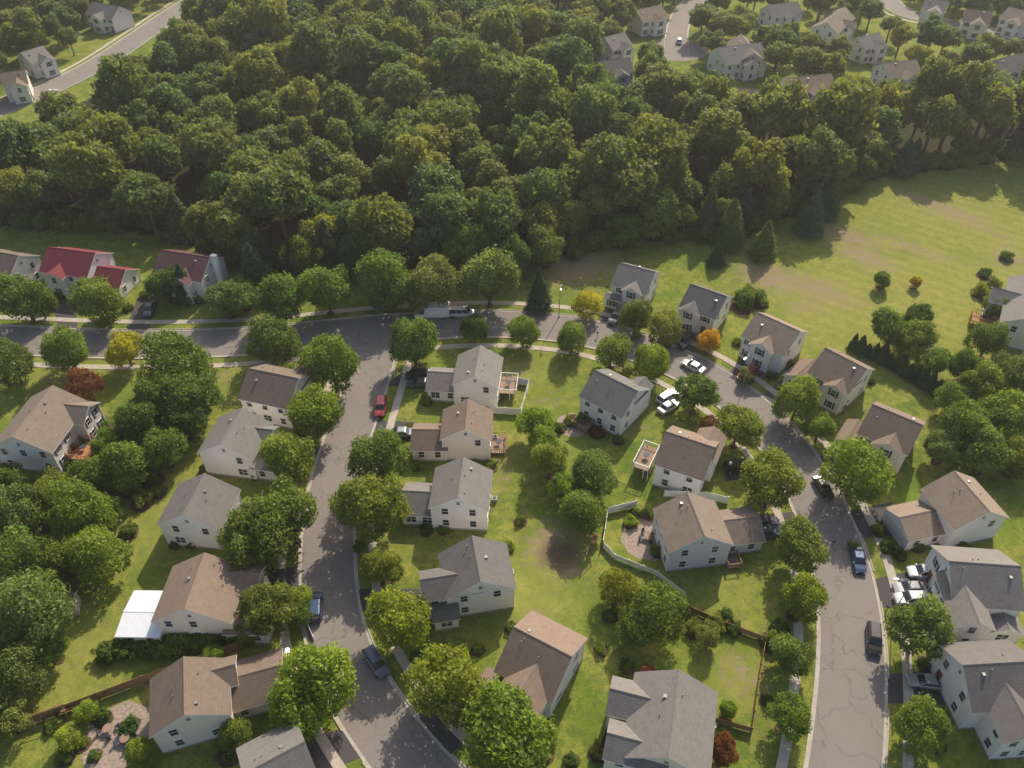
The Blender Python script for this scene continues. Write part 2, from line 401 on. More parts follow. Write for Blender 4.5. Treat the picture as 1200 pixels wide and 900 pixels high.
# ---------------------------------------------------------------- houses
FOOT=[]
def gable(walls,roof,x0,x1,y0,y1,eave,axis,pitch,wi,ri,ti,oh=.38):
    sw=(axis=='y')
    def T(a,b_,c): return (b_,a,c) if sw else (a,b_,c)
    if sw: a0,a1,b0,b1=y0,y1,x0,x1
    else: a0,a1,b0,b1=x0,x1,y0,y1
    bm_=(b0+b1)/2; hw=(b1-b0)/2; rz=eave+hw*pitch
    vs=[T(a0,b0,0),T(a0,b1,0),T(a0,b1,eave),T(a0,bm_,rz),T(a0,b0,eave),T(a1,b0,0),T(a1,b1,0),T(a1,b1,eave),T(a1,bm_,rz),T(a1,b0,eave)]
    fs=[(0,1,2,3,4),(9,8,7,6,5),(0,4,9,5),(1,6,7,2)]
    if not sw: fs=[k[::-1] for k in fs]
    walls.add(vs,fs,wi)
    ze=eave-oh*pitch+.12; zr=rz+.12; th=.2
    A0,A1=a0-oh,a1+oh; e0,e1=b0-oh,b1+oh
    prof=[(e0,ze),(bm_,zr),(e1,ze),(e1,ze-th),(bm_,zr-th),(e0,ze-th)]
    vs=[T(A0,p,q) for p,q in prof]+[T(A1,p,q) for p,q in prof]
    def fx(k): return k if not sw else k[::-1]
    roof.add(vs,[fx((0,6,7,1)),fx((1,7,8,2))],ri)
    roof.add(vs,[fx(k) for k in [(2,8,9,3),(3,9,10,4),(4,10,11,5),(5,11,6,0),(0,1,4,5),(1,2,3,4),(11,10,7,6),(10,9,8,7)]],ti)
    vs=[T(A0,bm_-.16,zr-.16*pitch+.03),T(A0,bm_,zr+.05),T(A0,bm_+.16,zr-.16*pitch+.03),T(A1,bm_-.16,zr-.16*pitch+.03),T(A1,bm_,zr+.05),T(A1,bm_+.16,zr-.16*pitch+.03)]
    roof.add(vs,[fx((0,3,4,1)),fx((1,4,5,2))],ri)
    return rz
def window(win,side,pos,wall,z0,wd,hg,shut=False):
    ax,s=side
    def bx(p0,p1,d0,d1,za,zb,mi):
        lo,hi=sorted((wall+s*d0,wall+s*d1))
        if ax=='x': win.box(lo,hi,p0,p1,za,zb,mi)
        else: win.box(p0,p1,lo,hi,za,zb,mi)
    h=wd/2
    bx(pos-h,pos+h,.0,.03,z0,z0+hg,1)
    t=.09
    bx(pos-h-t,pos-h,0,.08,z0-t,z0+hg+t,0); bx(pos+h,pos+h+t,0,.08,z0-t,z0+hg+t,0)
    bx(pos-h,pos+h,0,.08,z0+hg,z0+hg+t,0); bx(pos-h,pos+h,0,.1,z0-t,z0,0)
    bx(pos-h,pos+h,.03,.055,z0+hg/2-.03,z0+hg/2+.03,0)
    if wd>1.3: bx(pos-.04,pos+.04,.03,.06,z0,z0+hg,0)
    if shut:
        bx(pos-h-t-.35,pos-h-t-.02,0,.05,z0-t,z0+hg+t,2); bx(pos+h+t+.02,pos+h+t+.35,0,.05,z0-t,z0+hg+t,2)
def house(A,B,W,roofm='r_grey',wallm='w_white',wings=(),front='y-',eave=5.3,pitch=.62,decks=(),chim=False,name='suburban_house',simplew=False,shut=None):
    zr=eave+W/2*pitch
    a=P(A[0],A[1],zr); b_=P(B[0],B[1],zr); c=(a+b_)/2; d=b_-a; L=max(6.5,d.length-.7); ang=math.atan2(d.y,d.x)
    e=empty(name,(c.x,c.y,0),ang)
    if shut is None: shut=random.random()<.5
    vols=[(-L/2,L/2,-W/2,W/2,eave,'x',pitch,None)]
    for wg in wings:
        x0,x1,y0,y1,ev,ax,pt=wg[:7]; rm=wg[7] if len(wg)>7 else None
        vols.append((x0,x1,y0,y1,ev,ax,pt,rm))
    walls=MB(); roof=MB(); win=MB(); fnd=MB(); det=MB()
    rms=[roofm,'trim']+([v[7] for v in vols if v[7]] or [])
    for k,(x0,x1,y0,y1,ev,ax,pt,rm) in enumerate(vols):
        gable(walls,roof,x0,x1,y0,y1,ev,ax,pt,0,0 if not rm else rms.index(rm),1)
        fnd.box(x0-.04-.001*k,x1+.04+.001*k,y0-.04-.001*k,y1+.04+.001*k,0,.35+.002*k,0)
        for cx in(x0,x1):
            for cy in(y0,y1): win.box(cx-.07,cx+.07,cy-.07,cy+.07,.36,ev-.1,0)
    def covered(px,py,z,me_):
        for j,v in enumerate(vols):
            if j!=me_ and v[0]-.6<px<v[1]+.6 and v[2]-.6<py<v[3]+.6 and z<v[4]+.8: return True
        return False
    fr=(front[0],1 if front[1]=='+' else -1); door_done=False
    for k,(x0,x1,y0,y1,ev,ax,pt,rm) in enumerate(vols):
        for side in(('x',-1),('x',1),('y',-1),('y',1)):
            if side[0]=='x': lo,hi=y0,y1; wl=x1 if side[1]>0 else x0
            else: lo,hi=x0,x1; wl=y1 if side[1]>0 else y0
            ln=hi-lo
            isf=(side==fr)
            def pt_(p): return ((wl+side[1]*.3,p) if side[0]=='x' else (p,wl+side[1]*.3))
            if k>0 and ev<4 and isf and ln>4.2 and not rm and not covered(*pt_((lo+hi)/2),1,k):
                m_=(lo+hi)/2; gw=min(4.9,ln-1.0)/2
                l2,h2=sorted((wl,wl+side[1]*.05))
                if side[0]=='x': win.box(l2,h2,m_-gw,m_+gw,.05,2.35,3)
                else: win.box(m_-gw,m_+gw,l2,h2,.05,2.35,3)
                for q in range(1,4):
                    l3,h3=sorted((wl+side[1]*.05,wl+side[1]*.065)); zz=.05+q*.575
                    if side[0]=='x': win.box(l3,h3,m_-gw,m_+gw,zz-.02,zz+.02,2)
                    else: win.box(m_-gw,m_+gw,l3,h3,zz-.02,zz+.02,2)
                continue
            num=max(1,int(ln/ (2.5 if not (k==0 and side[0]=='x') else 3.2)))
            for fl,z0 in enumerate((.95,3.65)):
                if fl==1 and ev<4.6: continue
                for q in range(num):
                    p=lo+(q+.5)*ln/num
                    if side[0]=='x' and k==0 and not isf and random.random()<.3: continue
                    if covered(*pt_(p),z0,k): continue
                    if fl==0 and isf and not door_done and k==0 and (q>=num//2):
                        door_done=True
                        l2,h2=sorted((wl,wl+side[1]*.06))
                        if side[0]=='x':
                            win.box(l2,h2,p-.5,p+.5,.3,2.4,4); win.box(*sorted((wl,wl+side[1]*1.3)),p-1,p+1,.02,.3,5)
                        else:
                            win.box(p-.5,p+.5,l2,h2,.3,2.4,4); win.box(p-1,p+1,*sorted((wl,wl+side[1]*1.3)),.02,.3,5)
                        continue
                    window(win,side,p,wl,z0,random.choice((.95,.95,1.5)) if fl==0 else .95,1.35,shut and isf)
            if k==0 and side[0]=='x' and not simplew:
                window(win,side,(lo+hi)/2,wl,ev+.75,.5,.6)
    for q in range(4):
        x=random.uniform(-L/2+1,L/2-1); s=random.choice((-1,1)); y=s*random.uniform(.6,1.8); z=zr-abs(y)*pitch
        if q==0: det.box(x-.2,x+.2,y-.2,y+.2,z-.1,z+.35,0)
        else: det.cyl((x,y,z-.1),(x,y,z+.5),.06,.06,6,0)
    ay=W/2+.7; ax_=-L/2+1.5
    if not covered(ax_,ay,.5,0): det.box(ax_-.4,ax_+.4,ay-.4,ay+.4,0,.8,0); det.cyl((ax_,ay,.8),(ax_,ay,.83),.32,.32,12,2)
    if chim:
        cx,cy=chim; det.box(cx-.55,cx+.55,cy-.4,cy+.4,0,zr+1.0,1); det.box(cx-.63,cx+.63,cy-.48,cy+.48,zr+1.0,zr+1.15,0)
    walls.obj('walls',[wallm],e); roof.obj('roof',rms,e); win.obj('windows_and_doors',['trim','glass','shut','gdoor','door','found'],e)
    fnd.obj('foundation',['found'],e); det.obj('roof_details',['vent','trim','shut'],e)
    for dk in decks:
        x0,x1,y0,y1,z,mt=dk; D=MB()
        D.box(x0,x1,y0,y1,z-.15,z,0)
        for (p,q) in (((x0,y0),(x1,y0)),((x1,y0),(x1,y1)),((x1,y1),(x0,y1)),((x0,y1),(x0,y0))):
            D.obox(p,q,.05,z+.9,z+1.0,1)
            dd=math.dist(p,q); nn_=max(2,int(dd/.35))
            for i in range(nn_+1):
                t=i/nn_; xx=p[0]+(q[0]-p[0])*t; yy=p[1]+(q[1]-p[1])*t
                big=(i%5==0); r=.06 if big else .025
                D.box(xx-r,xx+r,yy-r,yy+r,0 if big else z,z+.9 if not big else z+1.05,1)
        cx,cy=(x0+x1)/2,(y0+y1)/2
        D.cyl((cx,cy,z),(cx,cy,z+.7),.06,.06,6,2); D.cyl((cx,cy,z+.7),(cx,cy,z+.75),.55,.55,12,2)
        D.obj('deck',['wood' if mt!='orange' else 'orange','trim' if mt=='white' else ('orange' if mt=='orange' else 'wood'),'shut'],e)
    for v in vols:
        cc=[(v[0],v[2]),(v[1],v[2]),(v[1],v[3]),(v[0],v[3])]
        FOOT.append([(c.x+x*math.cos(ang)-y*math.sin(ang),c.y+x*math.sin(ang)+y*math.cos(ang)) for x,y in cc])
    return e,L
GL=lambda w,d=5.8,o=0,wd=5.8,ax='y',ev=2.9:(o-wd/2,o+wd/2,-w/2-d,-w/2+.5,ev,ax,.55)
GR=lambda w,d=5.8,o=0,wd=5.8,ax='y',ev=2.9:(o-wd/2,o+wd/2,w/2-.5,w/2+d,ev,ax,.55)
house((563,405),(556,441),7.6,'r_grey','w_white',[GL(7.6,5,.2)],'y-',decks=[(-3,1.5,3.9,7.0,1.6,'white')])
house((548,468),(545,503),7.8,'r_brown','w_pink',[GL(7.8,5,.6)],'y-',decks=[(-2,2,4,6.5,.6,'wood')])
house((543,536),(536,584),8.4,'r_grey','w_white',[GL(8.4,4.6,.4,6)],'y-')
house((553,628),(563,682),9.2,'r_dark','w_white',[(-1.2,3.2,-7.6,0,5.2,'y',.6),(1.5,5.2,-6.6,-3.5,2.8,'y',.5)],'y-')
house((602,735),(670,770),9.4,'r_brown','w_white',[(-2.2,3.2,-7.2,0,5.2,'y',.6),(-5.6,-1.0,-8.2,-4.2,2.8,'y',.5)],'y-')
house((796,785),(783,888),9.6,'r_grey','w_cream',[(-4.0,.5,-7.4,0,5.25,'y',.6),(1.5,5.8,-6.8,0,5.15,'y',.6)],'y-')
house((697,434),(748,459),8.6,'r_grey','w_white',[(1.0,4.0,-.0,5.6,5.2,'y',.6)],'y+',decks=[(-4,-1,-7,-4.4,.5,'wood')])
house((780,506),(838,525),9.0,'r_brown','w_white',[(.5,4.5,0,6.0,5.2,'y',.6)],'y+',decks=[(-7.6,-4.9,-4,1.5,2.2,'white')])
house((805,577),(826,629),9.0,'r_tan','w_grey',[GR(9,6,-.8,6)],'y+',decks=[(2.5,4.8,4.6,6.6,.5,'wood')])
house((726,308),(768,319),8.2,'r_grey','w_white',[(-1,2.6,-5.0,0,5.2,'y',.6),(-4.2,-1.2,-5.6,-3.8,2.7,'x',.4)],'y-',shut=True)
house((809,333),(852,348),8.4,'r_dark','w_cream',[(-3.4,.4,-5.2,0,5.2,'y',.6)],'y-',shut=True)
house((887,366),(938,389),9.0,'r_tan','w_white',[(-2,2.2,-5.6,0,5.2,'y',.6)],'y-',shut=True)
house((967,408),(1016,433),8.8,'r_brown','w_cream',[(-7.5,-3.6,-5.5,.5,2.9,'y',.55),(0,3.5,-5.4,0,5.2,'y',.6)],'y-')
house((1022,474),(1082,499),9.0,'r_brown','w_cream',[(-1.2,3.2,-5.4,0,5.2,'y',.6),(-6.6,-3.8,-5.5,0,2.9,'y',.55)],'y-')
house((1118,552),(1160,600),8.8,'r_tan','w_white',[(-3.4,2.6,-10.2,-3.9,2.9,'y',.5)],'y-')
house((1112,658),(1196,664),9.4,'r_grey','w_white',[(-5.2,-.5,-8.0,0,5.2,'y',.6),(0.2,4.6,-7.0,-4,2.9,'y',.5)],'x-')
house((1128,780),(1215,775),8.6,'r_dark','w_white',[(-2.4,2.8,-8.2,0,5.2,'y',.6),(3.2,7,-6.6,0,4.9,'y',.6)],'x-',chim=(3,-4.2))
house((291,432),(350,444),9.0,'r_brown','w_white',[(1,4.4,-0,5.6,5.2,'y',.6)],'x+')
house((284,478),(258,521),8.8,'r_grey','w_white',[GR(8.8,5.5,.6,6.2,'y'),(-3.5,0,0,5.6,5.2,'y',.6)],'y+')
house((240,555),(214,604),9.2,'r_dark','w_white',[GR(9.2,5,0,6,'y')],'y+')
house((240,648),(216,714),10.0,'r_brown','w_cream',[(-4.6,-.5,0,7.4,5.2,'y',.6),(-.2,4.4,4.0,9.4,2.9,'y',.5),(-1.5,5.0,-10.2,-4.9,2.9,'y',.12,'r_white')],'y+')
house((215,770),(216,838),8.8,'r_brown','w_cream',[GR(8.8,6.4,-1.2,6.4,'y'),(-3.8,-.2,0,5.4,5.2,'y',.6)],'y+')
house((290,905),(352,872),9.0,'r_grey','w_white',[],'y+')
house((62,452),(14,512),10.0,'r_tan','w_white',[(-6,-1,0,6.8,5.2,'y',.6)],'y+',decks=[(-1,3.5,5.2,8.4,1.2,'orange')])
house((56,290),(112,297),9.0,'r_red','w_white',[(5.6,11.5,-4.2,3,3.0,'x',.6),(-3.5,.5,-6,0,5.2,'y',.6)],'y-')
house((188,293),(246,302),9.0,'r_plum','w_white',[(-1,3.5,-6.2,0,5.2,'y',.6)],'y-',chim=(7.2,-.5))
house((-25,292),(22,300),9.0,'r_brown','w_cream',[(-1,3.5,-6.2,0,5.2,'y',.6)],'y-')
house((1222,318),(1214,372),9.5,'r_grey','w_cream',[(-3,2,-7.5,0,5.2,'y',.6)],'y-',decks=[(2,5,-9.5,-5,1.5,'orange')])
NFOOT=len(FOOT)
for q,(A,B,W_,rm,wm) in enumerate([((842,56),(892,50),11,'r_grey','w_grey'),((868,40),(884,62),9,'r_tan','w_cream'),((922,92),(974,86),9,'r_brown','w_cream'),
    ((1036,74),(1074,70),9,'r_tan','w_white'),((968,26),(990,8),9,'r_tan','w_white'),((1132,10),(1164,14),9,'r_brown','w_cream'),((1168,70),(1200,62),9,'r_dark','w_white'),
    ((700,72),(738,68),9,'r_dark','w_grey'),((708,44),(732,38),9,'r_grey','w_white'),((866,102),(902,106),9,'r_brown','w_white'),((1182,8),(1214,16),9,'r_tan','w_white'),
    ((24,62),(50,54),8,'r_grey','w_white'),((0,86),(28,82),8,'r_brown','w_cream'),((108,2),(140,8),9,'r_grey','w_white'),((900,6),(935,2),9,'r_grey','w_white'),((1085,-2),(1112,2),8,'r_grey','w_white'),((745,12),(775,6),9,'r_brown','w_white'),
    ((1105,88),(1135,84),9,'r_grey','w_white'),((1005,44),(1030,38),8,'r_grey','w_cream')]):
    house(A,B,W_,rm,wm,[(-1.5,3,-W_/2-2.4,0,5.2,'y',.6)],'y-')
# ---------------------------------------------------------------- trees
def pebble(N): 
    d=rng.normal(size=(N,3)); return d/np.linalg.norm(d,axis=1)[:,None]
def leafmesh(name,pts,nrm,size,tone,trunk,mats,aspect=1.0):
    N=len(pts)
    r=rng.normal(size=(N,3)); t=np.cross(nrm,r); t/=np.linalg.norm(t,axis=1)[:,None]+1e-9
    b_=np.cross(nrm,t); s=(size*(.6+.8*rng.random(N)))[:,None]
    v=np.stack([pts-t*s, pts+b_*s*.62*aspect+nrm*s*.18, pts+t*s, pts-b_*s*.62*aspect+nrm*s*.12],1).reshape(-1,3)
    nv=len(v); faces=np.arange(nv).reshape(-1,4)
    tv=np.array(trunk.v) if trunk.v else np.zeros((0,3)); 
    me=bpy.data.meshes.new(name)
    allv=np.concatenate([v,tv]); me.from_pydata(allv.tolist(),[],faces.tolist()+[tuple(i+nv for i in k) for k in trunk.f])
    for k in mats: me.materials.append(M[k])
    me.polygons.foreach_set('material_index',[0]*N+[1]*len(trunk.f))
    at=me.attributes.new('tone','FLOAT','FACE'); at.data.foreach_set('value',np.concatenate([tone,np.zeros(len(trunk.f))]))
    me.update(); return me
def broadleaf(name,N,leaf,cz,vr,mats,K=34,lopsided=.12,clr=(.26,.42)):
    cs=pebble(K*2); cs=cs[cs[:,2]>-.55][:K]; K=len(cs)
    rad=rng.uniform(.45,.88,K)[:,None]; sc=np.array([1+rng.uniform(-lopsided,lopsided),1+rng.uniform(-lopsided,lopsided),vr])
    C=cs*rad*sc; R=rng.uniform(clr[0],clr[1],K)
    C=np.concatenate([C,rng.normal(size=(5,3))*.15]); R=np.concatenate([R,np.full(5,.42)]); K=len(C)
    w=R**2; idx=rng.choice(K,N,p=w/w.sum()); d=pebble(N)
    outw=C[idx]/(np.linalg.norm(C[idx],axis=1)[:,None]+1e-6)
    d=d+outw*.5; d/=np.linalg.norm(d,axis=1)[:,None]
    rr=R[idx]*(1-.35*rng.random(N)**2)*(1+.18*rng.normal(size=N))
    p=C[idx]+d*rr[:,None]
    D=np.linalg.norm(p[:,None,:]-C[None],axis=2)/R[None]; D[np.arange(N),idx]=9
    keep=D.min(1)>.66
    p=p[keep];d=d[keep];idx=idx[keep]
    ct=rng.random(K)
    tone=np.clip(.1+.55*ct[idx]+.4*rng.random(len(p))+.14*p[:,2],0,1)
    n_=d+.8*rng.normal(size=d.shape); n_/=np.linalg.norm(n_,axis=1)[:,None]
    p=p+np.array([0,0,cz])
    tr=MB(); tr.cyl((0,0,-.02),(0.02,0,cz-.3),.07,.045,8); tr.cyl((0.02,0,cz-.3),(0,0.03,cz+.4),.045,.02,6)
    for i in range(7):
        k=rng.integers(0,K-5); q=C[k]*.9; tr.cyl((0.01,0,cz-.55+.08*i),(q[0],q[1],q[2]+cz),.028,.008,5)
    return leafmesh(name,p,n_,leaf,tone,tr,mats)
def conifer(name,N,mats,h=3.2,leaf=.08):
    t=rng.random(N)**.75*1.0
    tiers=16; ph=(t*tiers)%1.0
    th=rng.random(N)*2*math.pi; lob=1+.14*np.sin(th*5+np.floor(t*tiers)*2.1)+.1*np.sin(th*3+np.floor(t*tiers))
    r=(t**.75)*(.72+.28*ph)*lob*(1-.3*rng.random(N)**2)
    z=h*(1-t*.93)-.10*ph*r
    p=np.stack([r*np.cos(th),r*np.sin(th),z],1)+rng.normal(size=(N,3))*.02
    n_=np.stack([np.cos(th)*.7,np.sin(th)*.7,np.full(N,.75)],1)+.6*rng.normal(size=(N,3)); n_/=np.linalg.norm(n_,axis=1)[:,None]
    tone=np.clip(.2+.5*rng.random(N)+.3*ph,0,1)
    tr=MB(); tr.cyl((0,0,-.02),(0,0,h*.95),.07,.01,7)
    for i in range(8):
        a=i*2.4; zz=h*(.2+.08*i); tr.cyl((0,0,zz),(math.cos(a)*.5*(1-i/10),math.sin(a)*.5*(1-i/10),zz-.05),.015,.005,4)
    return leafmesh(name,p,n_,leaf,tone,tr,mats,.8)
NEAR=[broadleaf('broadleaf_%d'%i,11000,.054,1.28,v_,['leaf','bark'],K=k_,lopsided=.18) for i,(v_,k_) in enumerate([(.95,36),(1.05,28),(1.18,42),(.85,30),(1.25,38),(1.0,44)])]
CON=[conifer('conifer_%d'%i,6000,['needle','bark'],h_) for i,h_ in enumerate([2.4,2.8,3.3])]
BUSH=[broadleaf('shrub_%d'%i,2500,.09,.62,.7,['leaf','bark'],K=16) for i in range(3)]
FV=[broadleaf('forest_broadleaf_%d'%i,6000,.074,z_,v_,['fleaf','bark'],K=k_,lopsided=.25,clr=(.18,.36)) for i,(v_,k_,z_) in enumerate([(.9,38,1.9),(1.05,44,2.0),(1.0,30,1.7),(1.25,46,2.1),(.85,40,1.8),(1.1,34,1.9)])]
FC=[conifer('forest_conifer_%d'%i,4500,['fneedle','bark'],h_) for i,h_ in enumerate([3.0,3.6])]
COLS={'g':(1,1,1),'y':(2.2,1.6,.9),'o':(2.7,1.35,.6),'p':(1.15,.36,.75),'l':(1.3,1.25,.9),'d':(.62,.76,.82),'b':(.85,1.0,1.3),'v':(1.1,1.0,1.5),'y1':(1.8,1.4,.8),'y2':(1.5,1.4,.8)}
def jit(c,a=.14): 
    k=1+random.uniform(-a,a); return (c[0]*k*(1+random.uniform(-.1,.1)),c[1]*k,c[2]*k*(1+random.uniform(-.1,.1)),1)
mul=MB()
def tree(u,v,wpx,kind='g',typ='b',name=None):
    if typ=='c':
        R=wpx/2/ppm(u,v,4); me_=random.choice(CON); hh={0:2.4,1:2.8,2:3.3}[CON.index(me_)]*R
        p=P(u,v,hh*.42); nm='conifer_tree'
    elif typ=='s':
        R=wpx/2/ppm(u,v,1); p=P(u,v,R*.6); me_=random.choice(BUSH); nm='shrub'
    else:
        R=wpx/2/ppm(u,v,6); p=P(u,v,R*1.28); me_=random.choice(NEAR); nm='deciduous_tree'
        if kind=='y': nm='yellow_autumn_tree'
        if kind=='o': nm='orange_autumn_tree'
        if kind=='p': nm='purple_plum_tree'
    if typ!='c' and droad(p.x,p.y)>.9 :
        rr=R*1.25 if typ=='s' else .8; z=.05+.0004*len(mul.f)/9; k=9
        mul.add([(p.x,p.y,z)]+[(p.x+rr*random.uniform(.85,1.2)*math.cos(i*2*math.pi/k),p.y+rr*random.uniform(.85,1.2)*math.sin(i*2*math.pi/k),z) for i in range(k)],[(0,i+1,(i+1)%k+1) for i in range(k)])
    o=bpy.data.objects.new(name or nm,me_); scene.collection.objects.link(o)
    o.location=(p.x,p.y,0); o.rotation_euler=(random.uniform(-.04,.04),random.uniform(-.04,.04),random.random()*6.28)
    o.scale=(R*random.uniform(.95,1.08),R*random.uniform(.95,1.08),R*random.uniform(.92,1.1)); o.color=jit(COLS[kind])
T_='''485,402,54,g 555,386,34,d 613,388,38,g 670,396,36,g 717,410,40,g 763,426,44,l 778,386,38,v 832,399,27,o 688,358,32,y
815,462,46,g 390,426,64,g 367,484,58,l 318,400,52,g 343,535,64,g 445,540,62,g 437,592,74,g 330,602,80,g 305,628,84,g 447,665,44,l 470,722,70,l 523,797,84,l 598,862,96,l
365,800,84,l 345,830,70,l 318,716,62,g 350,700,30,l 645,540,44,g 697,553,50,g 682,600,46,g 660,570,34,l 725,690,40,y1 770,715,66,g 745,740,40,g 905,565,66,g 865,500,52,l 935,470,50,l
962,498,38,g 1005,550,70,l 940,642,58,g 945,700,48,l 930,765,50,g 922,840,50,g 1078,740,70,v 1078,850,60,g 145,405,48,y1 78,411,50,g 15,428,46,g
25,347,58,g 45,355,36,g 113,352,54,g 98,452,42,p 205,425,70,g 222,465,60,g 185,470,60,d 215,490,50,d 165,500,56,d 190,525,50,g 140,545,58,g 112,555,50,g 95,600,64,g 60,572,46,g 115,650,62,g 118,600,40,d
70,650,54,g 28,660,66,g 30,725,84,v 18,600,60,v 8,790,70,v 50,690,50,g 60,760,40,g 10,560,40,g 130,520,40,g 80,620,40,l 8,840,50,v 
1045,385,48,g 1072,398,44,g 1095,420,40,g 1075,375,34,d 1130,500,60,g 1158,530,56,g 1105,525,40,v 1185,440,52,v 1185,490,60,g 1150,455,50,g 1158,400,40,g 1130,430,36,d 1190,540,40,g 1115,470,34,g 1170,360,30,g
632,344,32,d,c 745,372,34,g 625,495,44,l 858,264,38,l,c 897,282,36,y2,c 698,252,36,d,c 952,252,34,v,c 970,232,34,g,c 840,300,24,d,c 888,240,30,g,c
265,350,44,v 322,354,56,b 382,338,58,b 448,332,62,b 508,332,58,v 573,325,64,v 640,290,44,v 660,260,48,v 600,300,44,b 195,330,44,d 215,335,30,b,c 395,295,40,b,c 420,300,44,b 360,300,46,g 300,320,46,g,c 285,345,36,g 545,282,60,b 770,250,50,g 730,270,40,d
1033,328,20,d 1073,330,14,o 853,832,22,y2 848,880,36,p 830,500,26,p 828,745,30,v 1020,500,16,y2 985,470,16,p 875,440,20,v 640,520,36,l 760,790,22,p 100,835,26,y2
250,770,26,y2 275,860,36,g 80,865,30,l 165,880,34,l 285,745,26,g 355,720,26,g 735,435,16,l'''
for tk in T_.split():
    s=tk.split(','); tree(float(s[0]),float(s[1]),float(s[2]),s[3],s[4] if len(s)>4 else 'b')
S_='''700,505,16 692,488,18 680,490,14 668,492,14 655,500,14 725,515,12 870,352,26 880,345,24 890,350,22 795,590,12 780,640,12 770,645,14 745,600,14 740,610,16 760,600,16
490,545,12 500,470,12 555,545,12 575,545,14 610,610,12 595,640,14 480,500,10 500,620,14 520,620,12 455,525,12 600,735,14 560,760,14 705,760,14 715,720,16
815,735,22 840,730,22 860,735,18 850,720,16 800,720,16 905,750,22 915,735,20 900,820,14 930,720,14 830,860,18 730,800,16 735,780,16
1030,620,16 1040,640,16 1055,650,14 1075,640,14 1000,640,14 1130,640,14 1000,520,14 1105,765,18 1085,775,16 1100,870,20 1060,600,14 960,440,14 925,425,14 905,440,12 
250,545,14 240,550,12 300,555,14 225,635,14 205,635,14 260,735,26 240,740,24 220,745,24 200,748,24 180,752,24 160,755,22 140,758,22 270,880,26 258,850,18 150,850,20 120,840,18 75,885,20 60,850,18 95,870,16 110,885,14
185,575,16 178,560,20 300,640,16 340,770,18 295,740,16 50,540,14 60,550,16 75,545,14 10,545,16 95,520,18 120,500,18 40,600,24 60,600,22 150,620,20 165,585,22 155,570,24 165,560,20 80,470,16
130,345,14 70,345,14 150,360,12 170,345,12 235,350,12 210,352,12 780,405,12 745,392,12 760,360,10 720,355,10 865,400,12 830,400,10 1020,560,12 1040,560,12 1010,575,12 420,640,14 450,700,14 490,770,16 640,880,20 700,880,18 670,890,16
1060,435,14 980,455,14 1020,445,12 1150,340,18 1160,350,16 1165,330,16 1155,320,14 1180,300,14'''
for i,tk in enumerate(S_.split()):
    s=tk.split(','); tree(float(s[0]),float(s[1]),float(s[2]),random.choice('gggldvd') if i%13 else random.choice(('y2','p')),'s')
mul.obj('mulch_bed',['mulch'])
HD=[P(998,410),P(1040,428),P(1096,462)]
def lerp_path(pts,step):
    out=[]
    for a,b_ in zip(pts[:-1],pts[1:]):
        k=max(1,int((b_-a).length/step))
        for i in range(k): out.append(a.lerp(b_,i/k))
    out.append(pts[-1]); return out
def hedge(name,path,R,kind='d',zs=1.0,src=None):
    e=empty(name,path[0])
    for p in path:
        o=bpy.data.objects.new('hedge_plant',random.choice(src or CON)); scene.collection.objects.link(o); o.parent=e
        o.location=Vector((p.x,p.y,0))-path[0]; o.rotation_euler=(0,0,random.random()*6); r=R*random.uniform(.85,1.15); o.scale=(r,r,r*zs); o.color=jit(COLS[kind])
hedge('evergreen_hedge',lerp_path(HD,1.4),1.25,'d',1.1)
hedge('evergreen_hedge',lerp_path([P(125,770),P(210,760),P(280,750)],1.5),1.5,'g',1,BUSH)
# ---------------------------------------------------------------- forest (instanced)
bycol=bpy.data.collections.new('forest_tree_kinds')
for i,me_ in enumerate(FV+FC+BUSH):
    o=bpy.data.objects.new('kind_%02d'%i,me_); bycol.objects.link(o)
fp=[];fi=[];fr_=[];fs_=[]
def nearfoot(x,y,front=0,start=0):
    for q in FOOT[start:]:
        cx=sum(a[0] for a in q)/4; cy=sum(a[1] for a in q)/4
        if (x-cx)**2+(y-cy)**2<9.0**2: return True
        if front and abs(x-cx*(y/cy))<8 and 0<cy-y<front: return True
    return False
def addf(x,y,idx,s,sz=1): fp.append((x,y,0)); fi.append(idx); fr_.append(random.random()*6.28); fs_.append((s*random.uniform(.88,1.12),s*random.uniform(.88,1.12),s*sz))
def hidesroad(x,y):
    ds=(0,7,14,21,28,34) if x<0 else (0,7,14,22)
    for d in ds:
        k=(y+d)/y
        for a,(r,hw) in list(zip(RN,ROADS))[2:]:
            if float(np.sqrt(((a-np.array([x*k,y+d]))**2).sum(1).min()))<hw+2.0: return True
    return False
sp_=9.3
for iy in range(0,70):
    for ix in range(-62,63):
        x=ix*sp_+(iy%2)*sp_/2+random.uniform(-2.9,2.9); y=130+iy*sp_*.87+random.uniform(-2.9,2.9)
        if abs(x)>0.8*y+30: continue
        inf=bool(inpoly(x,y,FOR))
        if inf:
            if hidesroad(x,y) or droad(x,y)<3 or nearfoot(x,y,22,NFOOT) or nearfoot(x,y): continue
            if random.random()<.04: continue
            if random.random()<.10: addf(x,y,random.choice((6,7)),random.uniform(2.8,4.0))
            else: addf(x,y,random.randrange(6),random.choice((4.2,5.1,5.8,6.4,7.2))*random.uniform(.92,1.08),random.uniform(.74,1.16))
        elif y>205:
            beyond = y>P(600,100).y-5 or (x<-120 and y>P(0,250).y)
            if x>60 and y<P(1000,128).y: beyond=False
            if not beyond: continue
            if hidesroad(x,y) or nearfoot(x,y,22): continue
            if x>0 and y<400 and random.random()<.25: continue
            addf(x,y,random.randrange(6),random.uniform(3.6,5.8),random.uniform(.7,.92))
E=lerp_path([P(*p) for p in FOREST_PX[1:20]],3)
